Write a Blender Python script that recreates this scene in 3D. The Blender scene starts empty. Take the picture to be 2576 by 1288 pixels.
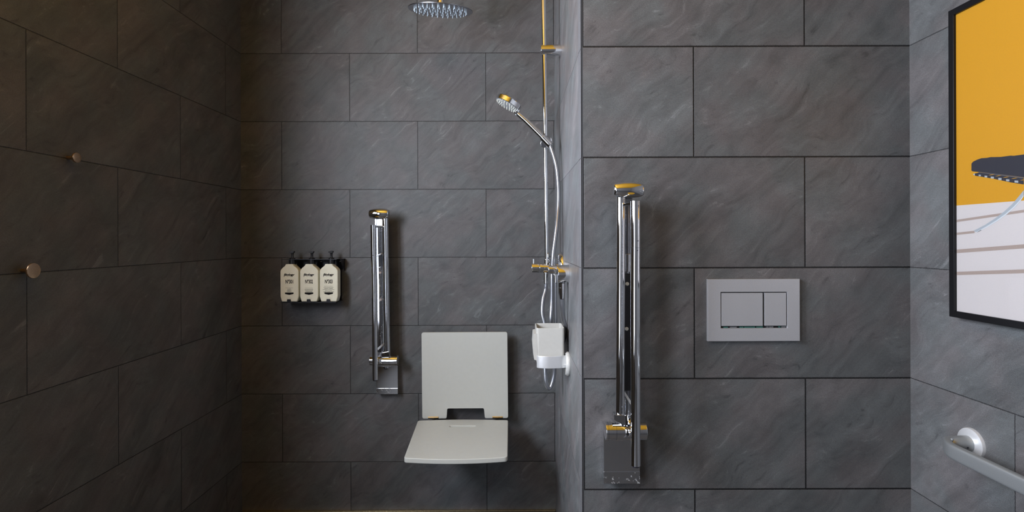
import bpy, bmesh, math, random
from mathutils import Vector, Matrix

random.seed(7)
scn = bpy.context.scene
COL = scn.collection
PI = math.pi
F = 1320.0            # focal length in pixels of the 2576 px wide frame
CX, CY = 1288.0, 601.0
H = 1.194             # eye height
ROLL = 0.0033
XL, XR, YB, YF, XP = -1.193, 1.0786, 2.312, 1.4217, 0.189
YREAR, ZC = -1.7, 2.5


def at(px, py, y):
    """metric point at distance y seen at picture position (px, py)"""
    dx, dy = px - CX, py - CY
    c, s = math.cos(ROLL), math.sin(ROLL)
    ux, uy = dx * c + dy * s, -dx * s + dy * c
    return Vector((ux * y / F, y, H - uy * y / F))


# ------------------------------------------------------------------ objects
def tag(o, label=None, cat=None, group=None, kind=None):
    if label: o['label'] = label
    if cat: o['category'] = cat
    if group: o['group'] = group
    if kind: o['kind'] = kind
    return o


def empty(name, loc, label, cat, group=None):
    o = bpy.data.objects.new(name, None)
    o.location = loc
    o.empty_display_size = 0.03
    COL.objects.link(o)
    return tag(o, label, cat, group)


def origin(o):
    v = Vector(o.location)
    while o.parent:
        o = o.parent
        v += Vector(o.location)
    return v


def link(name, bm, mats, parent=None, smooth=35, label=None):
    """bmesh in world metres -> one mesh object"""
    bmesh.ops.recalc_face_normals(bm, faces=bm.faces[:])
    if parent is not None:
        bmesh.ops.translate(bm, verts=bm.verts[:], vec=-origin(parent))
    me = bpy.data.meshes.new(name)
    bm.to_mesh(me)
    bm.free()
    for m in (mats if isinstance(mats, (list, tuple)) else [mats]):
        me.materials.append(m)
    if smooth:
        for p in me.polygons:
            p.use_smooth = True
        me.set_sharp_from_angle(angle=math.radians(smooth))
    o = bpy.data.objects.new(name, me)
    COL.objects.link(o)
    if smooth:
        w = o.modifiers.new('weighted', 'WEIGHTED_NORMAL')
        w.keep_sharp = True
    if parent is not None:
        o.parent = parent
    if label: o['label'] = label
    return o


def copy_part(o, parent, loc):
    c = o.copy()
    COL.objects.link(c)
    c.parent = parent
    c.location = loc
    return c


# ------------------------------------------------------------------ shapes
def new():
    return bmesh.new()


def take(bm, src, mi=0):
    """append bmesh src into bm"""
    vm = {}
    for v in src.verts:
        vm[v] = bm.verts.new(v.co)
    for f in src.faces:
        try:
            nf = bm.faces.new([vm[v] for v in f.verts])
            nf.material_index = mi
        except ValueError:
            pass
    src.free()
    return bm


def box(a, b, bev=0.0, seg=2):
    bm = new()
    a, b = Vector(a), Vector(b)
    bmesh.ops.create_cube(bm, size=1)
    d = b - a
    for v in bm.verts:
        v.co = Vector((a[i] + (v.co[i] + .5) * d[i] for i in range(3)))
    if bev:
        bmesh.ops.bevel(bm, geom=bm.edges[:], offset=bev, segments=seg, profile=.5, affect='EDGES')
    return bm


def frame_of(d):
    d = Vector(d).normalized()
    up = Vector((0, 0, 1)) if abs(d.z) < .95 else Vector((0, 1, 0))
    x = up.cross(d).normalized()
    return x, d.cross(x).normalized(), d


def lathe(profile, base, axis, n=32, caps=True):
    """profile [(r, t)] spun round axis from base; closed with caps where r > 0 at the ends"""
    bm = new()
    x, y, d = frame_of(axis)
    base = Vector(base)
    rings = []
    for r, t in profile:
        if r <= 1e-7:
            rings.append([bm.verts.new(base + d * t)])
        else:
            rings.append([bm.verts.new(base + d * t + (x * math.cos(2 * PI * k / n) + y * math.sin(2 * PI * k / n)) * r) for k in range(n)])
    for A, B in zip(rings, rings[1:]):
        if len(A) == 1 and len(B) == 1:
            continue
        for k in range(n):
            k2 = (k + 1) % n
            if len(A) == 1: bm.faces.new([A[0], B[k], B[k2]])
            elif len(B) == 1: bm.faces.new([A[k], A[k2], B[0]])
            else: bm.faces.new([A[k], A[k2], B[k2], B[k]])
    if caps and len(rings[0]) > 1: bm.faces.new(rings[0])
    if caps and len(rings[-1]) > 1: bm.faces.new(rings[-1])
    bmesh.ops.remove_doubles(bm, verts=bm.verts[:], dist=1e-7)
    return bm


def rod(p, q, r, r2=None, bev=0.0, n=32):
    p, q = Vector(p), Vector(q)
    L = (q - p).length
    r2 = r if r2 is None else r2
    if bev:
        b = bev
        prof = [(r - b, 0), (r - .3 * b, .3 * b), (r, b), (r2, L - b), (r2 - .3 * b, L - .3 * b), (r2 - b, L)]
    else:
        prof = [(r, 0), (r2, L)]
    return lathe(prof, p, q - p, n)


def spline(pts, n=10):
    pts = [Vector(p) for p in pts]
    P = [2 * pts[0] - pts[1]] + pts + [2 * pts[-1] - pts[-2]]
    out = []
    for i in range(1, len(P) - 2):
        a, b, c, d = P[i - 1:i + 3]
        for k in range(n):
            t = k / n
            out.append(.5 * (2 * b + (c - a) * t + (2 * a - 5 * b + 4 * c - d) * t * t + (3 * b - a - 3 * c + d) * t ** 3))
    out.append(pts[-1])
    return out


def tube(path, r, n=20, rx=None, radii=None):
    """round (or oval: r across, rx along the frame's x) tube along a list of points"""
    bm = new()
    path = [Vector(p) for p in path]
    T = []
    for i in range(len(path)):
        T.append((path[min(i + 1, len(path) - 1)] - path[max(i - 1, 0)]).normalized())
    x, y, _ = frame_of(T[0])
    rings = []
    for i, p in enumerate(path):
        t = T[i]
        x = (x - t * x.dot(t)).normalized()
        y = t.cross(x)
        rr = radii[i] if radii else r
        rings.append([bm.verts.new(p + x * math.cos(2 * PI * k / n) * (rx or rr) + y * math.sin(2 * PI * k / n) * rr) for k in range(n)])
    for A, B in zip(rings, rings[1:]):
        for k in range(n):
            k2 = (k + 1) % n
            bm.faces.new([A[k], A[k2], B[k2], B[k]])
    bm.faces.new(rings[0]); bm.faces.new(rings[-1])
    return bm


def sweep(path, section, ups):
    """sweep a closed 2D section [(a, b)] along path; a runs along side = t x up, b along up"""
    bm = new()
    path = [Vector(p) for p in path]
    rings = []
    for i, p in enumerate(path):
        t = (path[min(i + 1, len(path) - 1)] - path[max(i - 1, 0)]).normalized()
        s = t.cross(ups).normalized()
        u = s.cross(t)
        rings.append([bm.verts.new(p + s * a + u * b) for a, b in section])
    n = len(section)
    for A, B in zip(rings, rings[1:]):
        for k in range(n):
            k2 = (k + 1) % n
            bm.faces.new([A[k], A[k2], B[k2], B[k]])
    bm.faces.new(rings[0]); bm.faces.new(rings[-1])
    return bm


def rounded(poly, r, n=5):
    """round the corners of a 2D polygon; r a number or one per corner"""
    out = []
    m = len(poly)
    for i in range(m):
        p = Vector(poly[i]); a = Vector(poly[i - 1]); b = Vector(poly[(i + 1) % m])
        ri = r[i] if isinstance(r, (list, tuple)) else r
        if ri <= 0:
            out.append(tuple(p)); continue
        u = (a - p).normalized(); v = (b - p).normalized()
        ang = u.angle(v)
        t = min(ri / math.tan(ang / 2), .48 * (a - p).length, .48 * (b - p).length)
        p0, p1 = p + u * t, p + v * t
        for k in range(n + 1):
            s = k / n
            out.append(tuple((1 - s) ** 2 * p0 + 2 * s * (1 - s) * p + s * s * p1))
    return out


def prism(poly, to3, thick, holes=(), bev=0.0, seg=2):
    """polygon (2D) mapped by to3(u, v) -> 3D, extruded along vector thick"""
    bm = new()
    edges = []
    for loop in [poly] + list(holes):
        vs = [bm.verts.new(to3(u, v)) for u, v in loop]
        edges += [bm.edges.new((vs[k], vs[(k + 1) % len(vs)])) for k in range(len(vs))]
    if holes:
        bmesh.ops.triangle_fill(bm, use_beauty=True, use_dissolve=False, edges=edges)
    else:
        bm.faces.new([e.verts[0] for e in edges])
    caps = bm.faces[:]
    r = bmesh.ops.extrude_face_region(bm, geom=caps)
    nv = [g for g in r['geom'] if isinstance(g, bmesh.types.BMVert)]
    bmesh.ops.translate(bm, verts=nv, vec=Vector(thick))
    bmesh.ops.recalc_face_normals(bm, faces=bm.faces[:])
    if bev:
        t = Vector(thick).normalized()
        ed = []
        for e in bm.edges:
            if len(e.link_faces) == 2:
                c = [abs(f.normal.dot(t)) > .7 for f in e.link_faces]
                if c[0] != c[1]: ed.append(e)
        bmesh.ops.bevel(bm, geom=ed, offset=bev, segments=seg, profile=.5, affect='EDGES')
    return bm


def quad(pts):
    bm = new()
    bm.faces.new([bm.verts.new(Vector(p)) for p in pts])
    return bm


def text_bm(s, centre, width, height, shear=0.0, bold=0.0, thick=.0002):
    """flat lettering in the XZ plane facing -y, fitted to width x height (metres)"""
    cu = bpy.data.curves.new('lettering', 'FONT')
    cu.body = s
    cu.align_x = 'CENTER'
    cu.size = 1
    cu.shear = shear
    cu.offset = bold
    cu.resolution_u = 3
    ob = bpy.data.objects.new('lettering', cu)
    COL.objects.link(ob)
    bpy.context.view_layer.update()
    me = bpy.data.meshes.new_from_object(ob.evaluated_get(bpy.context.evaluated_depsgraph_get()))
    bpy.data.objects.remove(ob)
    bpy.data.curves.remove(cu)
    bm = new()
    bm.from_mesh(me)
    bpy.data.meshes.remove(me)
    xs = [v.co.x for v in bm.verts]; ys = [v.co.y for v in bm.verts]
    w, h = max(xs) - min(xs), max(ys) - min(ys)
    mx, my = (max(xs) + min(xs)) / 2, (max(ys) + min(ys)) / 2
    for v in bm.verts:
        v.co = Vector((centre[0] + (v.co.x - mx) / w * width, centre[1], centre[2] + (v.co.y - my) / h * height))
    bmesh.ops.delete(bm, geom=[e for e in bm.edges if not e.link_faces], context='EDGES')
    return bm


# ------------------------------------------------------------------ materials
class NT:
    def __init__(self, name):
        self.m = bpy.data.materials.new(name)
        self.m.use_nodes = True
        self.t = self.m.node_tree
        self.t.nodes.clear()
        self.out = self.t.nodes.new('ShaderNodeOutputMaterial')

    def n(self, kind, **kw):
        nd = self.t.nodes.new(kind)
        for k, v in kw.items(): setattr(nd, k, v)
        return nd

    def put(self, sock, v):
        if hasattr(v, 'is_linked') or isinstance(v, bpy.types.NodeSocket):
            self.t.links.new(v, sock)
        else:
            sock.default_value = v

    def math(self, op, a, b=0.0, c=0.0):
        nd = self.n('ShaderNodeMath', operation=op)
        for i, v in enumerate((a, b, c)): self.put(nd.inputs[i], v)
        return nd.outputs[0]

    def vec(self, x, y, z):
        nd = self.n('ShaderNodeCombineXYZ')
        for i, v in enumerate((x, y, z)): self.put(nd.inputs[i], v)
        return nd.outputs[0]

    def noise(self, v, scale, detail=3.0, rough=.5, dist=0.0):
        nd = self.n('ShaderNodeTexNoise')
        self.put(nd.inputs['Vector'], v)
        nd.inputs['Scale'].default_value = scale
        nd.inputs['Detail'].default_value = detail
        nd.inputs['Roughness'].default_value = rough
        nd.inputs['Distortion'].default_value = dist
        return nd.outputs[0]

    def ramp(self, v, a, b, lo=0.0, hi=1.0, smooth=True):
        nd = self.n('ShaderNodeMapRange', interpolation_type='SMOOTHSTEP' if smooth else 'LINEAR')
        self.put(nd.inputs['Value'], v)
        for i, x in zip(('From Min', 'From Max', 'To Min', 'To Max'), (a, b, lo, hi)): self.put(nd.inputs[i], x)
        return nd.outputs[0]

    def mix(self, f, a, b):
        nd = self.n('ShaderNodeMix', data_type='RGBA')
        self.put(nd.inputs[0], f); self.put(nd.inputs[6], a); self.put(nd.inputs[7], b)
        return nd.outputs[2]

    def scale(self, col, f):
        nd = self.n('ShaderNodeVectorMath', operation='SCALE')
        self.put(nd.inputs[0], col[:3] if isinstance(col, tuple) else col); self.put(nd.inputs["Scale"], f)
        return nd.outputs[0]

    def bsdf(self, **kw):
        nd = self.n('ShaderNodeBsdfPrincipled')
        for k, v in kw.items():
            self.put(nd.inputs[k.replace('_', ' ')], v)
        self.t.links.new(nd.outputs[0], self.out.inputs[0])
        return nd

    def bump(self, h, strength, dist):
        nd = self.n('ShaderNodeBump')
        nd.inputs['Strength'].default_value = strength
        nd.inputs['Distance'].default_value = dist
        self.put(nd.inputs['Height'], h)
        return nd.outputs[0]


def rgb(r, g, b):
    f = lambda c: ((c / 255 + .055) / 1.055) ** 2.4 if c > 10 else c / 255 / 12.92
    return (f(r), f(g), f(b), 1)


def plain(name, col, rough=.5, metal=0.0, spec=.5, grain=0.0, gscale=300.0, coat=0.0, bump=0.0):
    N = NT(name)
    pos = N.n('ShaderNodeTexCoord').outputs['Object']
    c = col
    b = N.bsdf(Roughness=rough, Metallic=metal)
    b.inputs['Specular IOR Level'].default_value = spec
    b.inputs['Coat Weight'].default_value = coat
    g = N.noise(pos, gscale, 2)
    if grain:
        c = N.scale(col, N.ramp(g, .3, .7, 1 - grain, 1 + grain, False))
    N.put(b.inputs['Base Color'], c)
    if bump:
        N.put(b.inputs['Normal'], N.bump(g, bump, .0004))
    return N.m


def tile_mat(name, axis, sign, j_even, j_odd, grout=.0025, base=.098, rough=.52, joint=.012):
    """slate tiles 600 x 300 mm in running bond; joints at j_even / j_odd along the wall axis"""
    N = NT(name)
    sep = N.n('ShaderNodeSeparateXYZ')
    N.put(sep.inputs[0], N.n('ShaderNodeNewGeometry').outputs['Position'])
    u, v = sep.outputs['XYZ'.index(axis)], sep.outputs[2]
    us = N.math('MULTIPLY', u, sign)
    rowf = N.math('MULTIPLY', N.math('SUBTRACT', v, .2140), 1 / .3)
    row = N.math('FLOOR', rowf)
    par = N.math('FLOORED_MODULO', row, 2.0)
    off = N.math('ADD', N.math('MULTIPLY', par, j_odd - j_even), j_even)
    uu = N.math('MULTIPLY', N.math('SUBTRACT', u, off), 1 / .6)
    idx = N.math('FLOOR', uu)
    fu = N.math('MULTIPLY', N.math('SUBTRACT', uu, idx), .6)
    fv = N.math('MULTIPLY', N.math('SUBTRACT', rowf, row), .3)
    du = N.math('MINIMUM', fu, N.math('SUBTRACT', .6, fu))
    dv = N.math('MINIMUM', fv, N.math('SUBTRACT', .3, fv))
    d = N.math('MINIMUM', du, dv)
    pos = N.vec(us, v, 0.0)
    wob = N.noise(pos, 260, 2, .6)
    d = N.math('ADD', d, N.math('MULTIPLY', N.math('SUBTRACT', wob, .5), .0022))
    tile = N.ramp(d, grout * .5 - .0004, grout * .5 + .0006)
    wn = N.n('ShaderNodeTexWhiteNoise', noise_dimensions='2D')
    N.put(wn.inputs['Vector'], N.vec(idx, row, 0.0))
    rnd = N.n('ShaderNodeSeparateColor')
    N.put(rnd.inputs[0], wn.outputs['Color'])
    p = N.vec(N.math('ADD', us, N.math('MULTIPLY', rnd.outputs[0], 9.0)), N.math('ADD', v, N.math('MULTIPLY', rnd.outputs[1], 9.0)), 0.0)
    # streaks climbing to the right
    mp = N.n('ShaderNodeMapping', vector_type='TEXTURE')
    N.put(mp.inputs[0], p)
    mp.inputs['Rotation'].default_value = (0, 0, math.radians(40))
    mp.inputs['Scale'].default_value = (7, 1, 1)
    warp = N.noise(p, 5, 2)
    q = N.n('ShaderNodeVectorMath', operation='ADD')
    N.put(q.inputs[0], mp.outputs[0]); N.put(q.inputs[1], N.scale(N.vec(warp, warp, 0.0), .16))
    q = q.outputs[0]
    s1 = N.noise(q, 9, 4, .55)
    s2 = N.noise(q, 52, 4, .62, .25)
    patch = N.noise(p, 4.5, 3, .55, .6)
    cloud = N.noise(p, 12, 3, .6)
    veins = N.math('MULTIPLY', N.ramp(s2, .585, .70), N.ramp(patch, .46, .62))
    darkv = N.math('MULTIPLY', N.ramp(s2, .42, .30), N.ramp(cloud, .45, .65))
    grain = N.noise(pos, 820, 2, .75)
    g2 = N.noise(pos, 230, 2, .6)
    speck = N.ramp(grain, .66, .76)
    k = N.math('ADD', N.ramp(s1, .25, .75, .72, 1.28, False), N.math('MULTIPLY', veins, .48))
    k = N.math('SUBTRACT', k, N.math('MULTIPLY', darkv, .30))
    k = N.math('ADD', k, N.ramp(s2, .3, .7, -.15, .15, False))
    k = N.math('MULTIPLY', k, N.ramp(grain, .30, .70, .45, 1.55, False))
    k = N.math('MULTIPLY', k, N.ramp(g2, .3, .7, .9, 1.1, False))
    k = N.math('ADD', k, N.math('MULTIPLY', speck, .8))
    k = N.math('MULTIPLY', k, N.ramp(cloud, .3, .7, .88, 1.12, False))
    k = N.math('MULTIPLY', k, N.ramp(rnd.outputs[2], 0, 1, .94, 1.06, False))
    hue = N.noise(p, 7, 2, .5)
    col = N.mix(N.ramp(hue, .36, .64), (base * .955, base * 1.01, base * 1.03, 1), (base * 1.04, base * .985, base * 1.0, 1))
    col = N.scale(col, k)
    gc = N.scale((joint, joint, joint * 1.05, 1), N.ramp(g2, .3, .7, .6, 1.5, False))
    col = N.mix(tile, gc, col)
    h = N.math('ADD', N.math('MULTIPLY', s2, .5), N.math('MULTIPLY', s1, .5))
    h = N.math('ADD', h, N.math('MULTIPLY', grain, .25))
    h = N.math('ADD', N.math('MULTIPLY', h, .55), N.math('MULTIPLY', tile, 1.6))
    b = N.bsdf(Base_Color=col, Roughness=N.ramp(s1, .3, .7, rough - .06, rough + .08, False))
    b.inputs['Specular IOR Level'].default_value = .45
    N.put(b.inputs['Normal'], N.bump(h, .55, .0011))
    return N.m


def scaled_chrome(name, amount, col=(.80, .81, .83, 1), flake=(.45, .46, .47, 1), scale=160):
    """chrome carrying dried limescale spots"""
    N = NT(name)
    pos = N.n('ShaderNodeTexCoord').outputs['Object']
    a = N.noise(pos, scale, 4, .65)
    b2 = N.noise(pos, scale * .22, 2, .5)
    m = N.math('MULTIPLY', N.ramp(a, .56, .64), N.ramp(b2, .5 - amount, .72 - amount))
    N.bsdf(Base_Color=N.mix(m, col, flake), Metallic=N.ramp(m, 0, 1, 1, .15), Roughness=N.ramp(m, 0, 1, .07, .6))
    return N.m


M = {}
M['tile_back'] = tile_mat('slate_tiles_back', 'X', 1, -1.014, -.7135, grout=.0024, joint=.016)
M['tile_front'] = tile_mat('slate_tiles_front', 'X', 1, .4935, .7940, grout=.0038, joint=.008)
M['tile_left'] = tile_mat('slate_tiles_left', 'Y', 1, 1.2897, 1.589, grout=.0022, joint=.022)
M['tile_right'] = tile_mat('slate_tiles_right', 'Y', -1, .827, 1.127, grout=.0022, joint=.03)
M['tile_side'] = tile_mat('slate_tiles_partition', 'Y', -1, 2.083, 2.083, grout=.0020, base=.16, rough=.40, joint=.075)
M['tile_edge'] = plain('cut_tile_edge', (.15, .15, .157, 1), .45, grain=.3, gscale=520, bump=.4)
M['grout'] = plain('dark_grout', (.012, .012, .013, 1), .9, grain=.3)
M['floor'] = plain('floor_tile', (.055, .055, .057, 1), .5, grain=.2, gscale=200)
M['mustard'] = plain('mustard_paint', (.60, .30, .012, 1), .7, grain=.03, gscale=40)
M['plaster'] = plain('grey_plaster', (.13, .13, .135, 1), .8, grain=.05, gscale=60)
M['white_paint'] = plain('white_gloss_paint', (.75, .76, .77, 1), .35)
M['chrome'] = plain('chrome', (.84, .85, .87, 1), .045, 1.0, grain=.02, gscale=60)
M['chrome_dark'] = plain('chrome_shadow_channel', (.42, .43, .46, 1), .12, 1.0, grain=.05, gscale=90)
M['chrome_spot'] = scaled_chrome('spotted_chrome', .05)
M['chrome_scuff'] = scaled_chrome('scuffed_chrome', .12, flake=(.42, .42, .41, 1), scale=110)
M['satin'] = plain('satin_chrome', (.47, .475, .495, 1), .36, .35, grain=.05, gscale=900)
M['alu'] = plain('satin_aluminium', (.56, .58, .60, 1), .34, 1.0, grain=.05, gscale=900)
M['alu_bar'] = plain('satin_silver_bar', (.44, .465, .475, 1), .36, .7, grain=.03, gscale=900)
M['alu_ring'] = plain('bright_aluminium', (.80, .81, .82, 1), .38, .55, grain=.01, gscale=300)
M['alu_white'] = plain('corroded_aluminium', (.60, .60, .575, 1), .5, .15, grain=.10, gscale=120, bump=.12)
M['hose'] = plain('silver_hose', (.40, .41, .44, 1), .30, .9)
M['white_seat'] = plain('off_white_plastic', (.535, .545, .505, 1), .42, spec=.4, grain=.012, gscale=60)
M['white_cup'] = plain('warm_white_ceramic', (.53, .525, .49, 1), .40, grain=.02, gscale=80)
M['nozzle'] = plain('pale_blue_silicone', (.62, .72, .78, 1), .3)
M['nozzle_grey'] = plain('grey_silicone', (.60, .60, .50, 1), .4)
M['face_grey'] = plain('spray_face_plastic', (.42, .43, .44, 1), .3)
M['steel'] = plain('brushed_steel_face', (.40, .41, .44, 1), .28, 1.0)
M['cream'] = plain('cream_plastic', (.92, .90, .735, 1), .30, grain=.015, gscale=60)
M['black'] = plain('black_plastic', (.010, .010, .012, 1), .35)
M['black_metal'] = plain('black_coated_metal', (.011, .011, .016, 1), .38, grain=.1, gscale=200)
M['ink'] = plain('black_print', (.008, .008, .008, 1), .7, spec=.15)
M['ink_grey'] = plain('grey_print', (.16, .155, .13, 1), .6)
M['brass'] = plain('brushed_brass', (.60, .40, .25, 1), .32, 1.0, grain=.12, gscale=420)
M['gold'] = plain('polished_brass_strip', (.78, .62, .36, 1), .25, 1.0, grain=.15, gscale=120)
M['frame'] = plain('black_lacquer', (.006, .006, .007, 1), .32, spec=.25, grain=.1)
M['yellow'] = plain('yellow_print', (.43, .210, .0005, 1), .7, grain=.035, gscale=420)
M['paper'] = plain('pale_paper', (.44, .41, .40, 1), .7, grain=.02, gscale=420)
M['taupe'] = plain('taupe_print', (.27, .215, .185, 1), .7, grain=.03, gscale=420)
M['navy'] = plain('navy_print', (.015, .015, .023, 1), .7, grain=.06, gscale=420)
M['rail_grey'] = plain('dark_grey_print', (.075, .075, .085, 1), .7)
M['leg_grey'] = plain('blue_grey_print', (.27, .30, .32, 1), .7)
M['leg_pale'] = plain('pale_grey_print', (.44, .47, .49, 1), .7)
M['teal'] = plain('teal_plastic', (.05, .16, .13, 1), .4)
M['white_screw'] = plain('white_screw_cap', (.66, .68, .62, 1), .4)
M['pink_screw'] = plain('pale_pink_screw_cap', (.62, .52, .50, 1), .4)
M['rubber'] = plain('dark_rubber', (.02, .02, .03, 1), .5)

N = NT('picture_glass')
fr = N.n('ShaderNodeFresnel'); fr.inputs[0].default_value = 1.30
tr = N.n('ShaderNodeBsdfTransparent'); gl = N.n('ShaderNodeBsdfGlossy'); gl.inputs['Roughness'].default_value = .03
mx = N.n('ShaderNodeMixShader')
N.t.links.new(fr.outputs[0], mx.inputs[0]); N.t.links.new(tr.outputs[0], mx.inputs[1]); N.t.links.new(gl.outputs[0], mx.inputs[2])
N.t.links.new(mx.outputs[0], N.out.inputs[0])
M['glass'] = N.m


# ------------------------------------------------------------------ the room
def struct(name, bm, mats, smooth=0):
    o = link(name, bm, mats, None, smooth)
    o['kind'] = 'structure'
    return o


T = .10
struct('floor', box((XL - T, YREAR - T, -.08), (XR + T, YB + T, 0)), M['floor'])
struct('ceiling', box((XL - T, YREAR - T, ZC), (XR + T, YB + T, ZC + .08)), M['mustard'])
struct('wall_back', box((XL - T, YB, 0), (XR + T, YB + T, ZC)), M['tile_back'])
struct('wall_right', box((XR, YREAR, 0), (XR + T, YB, ZC)), M['tile_right'])
struct('wall_rear', box((XL - T, YREAR - T, 0), (XR + T, YREAR, ZC)), M['plaster'])
# left wall with an opening beside the camera, one added behind for fill light
OPENINGS = [(.15, 1.14, 1.28, 2.12), (-1.40, -.10, .40, 2.12)]
bm = new()
ys = [YREAR, OPENINGS[1][0], OPENINGS[1][1], OPENINGS[0][0], OPENINGS[0][1], YB]
for a, b, w in zip(ys, ys[1:], (None, OPENINGS[1], None, OPENINGS[0], None)):
    if w is None:
        take(bm, box((XL - T, a, 0), (XL, b, ZC)))
    else:
        take(bm, box((XL - T, a, 0), (XL, b, w[2])))
        take(bm, box((XL - T, a, w[3]), (XL, b, ZC)))
struct('wall_left', bm, M['tile_left'])
# the partition: side face, cut edge strip, front face
bm = new()
prof = [(XP, YB), (XP, 1.478), (.1905, 1.436), (.1932, 1.434), (.1932, YF), (XR, YF), (XR, YB)]
mi = [1, 1, 2, 2, 0, 0, 0]
lo = [bm.verts.new((x, y, 0)) for x, y in prof]
hi = [bm.verts.new((x, y, ZC)) for x, y in prof]
for k in range(len(prof)):
    k2 = (k + 1) % len(prof)
    f = bm.faces.new([lo[k], lo[k2], hi[k2], hi[k]])
    f.material_index = mi[k]
bm.faces.new(lo); bm.faces.new(hi)
struct('wall_partition', bm, [M['tile_front'], M['tile_side'], M['grout']])
rows = [.214 + .3 * k for k in range(-1, 9)]
bm = new()
for a, b in zip(rows, rows[1:]):
    take(bm, prism([(XP - .0007, 1.479), (.1898, 1.4345), (.1912, 1.437), (XP + .001, 1.482)],
                   lambda u, v, z=max(a, 0) + .0012: Vector((u, v, z)), (0, 0, min(b, ZC) - max(a, 0) - .0024)))
struct('trim_1', bm, M['tile_edge'])
# brass strip where floor and shower wall meet
struct('trim_2', box((XL + .004, YB - .014, 0), (XP - .002, YB - .001, .0035), .0008), M['gold'])
# frames in the left wall, the second round the added fill opening
for k, (a, b, c, d) in enumerate(OPENINGS):
    bm = new()
    fw = .035
    for p, q in (((a, c), (b, c + fw)), ((a, d - fw), (b, d)), ((a, c), (a + fw, d)), ((b - fw, c), (b, d)),
                 (((a + b) / 2 - .02, c), ((a + b) / 2 + .02, d))):
        take(bm, box((XL - .075, p[0], p[1]), (XL - .035, q[0], q[1]), .004))
    struct('window_or_fill_opening_%d' % (k + 1), bm, M['white_paint'])

# ------------------------------------------------------------------ coat knobs on the left wall
def knob(y, z, rd, out, label):
    root = empty('coat_hook', (XL, y, z), label, 'coat hook', 'brass knobs on the left wall')
    link('stem', rod((XL - .0006, y, z), (XL + out - .004, y, z), .0048, bev=.0006, n=20), M['brass'], root)
    r = rd
    link('disc', lathe([(r * .55, 0), (r * .97, .0012), (r, .0026), (r, .0040), (r * .97, .0055), (r * .7, .0066), (0, .0072)],
                       (XL + out - .0045, y, z), (1, 0, 0), 36), M['brass'], root)


knob(1.409, 1.416, .0138, .0255, 'smaller brass disc coat hook, higher on the dark tiled wall')
knob(1.277, 1.1205, .0188, .0285, 'larger brass disc coat hook, lower on the dark tiled wall')

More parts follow.
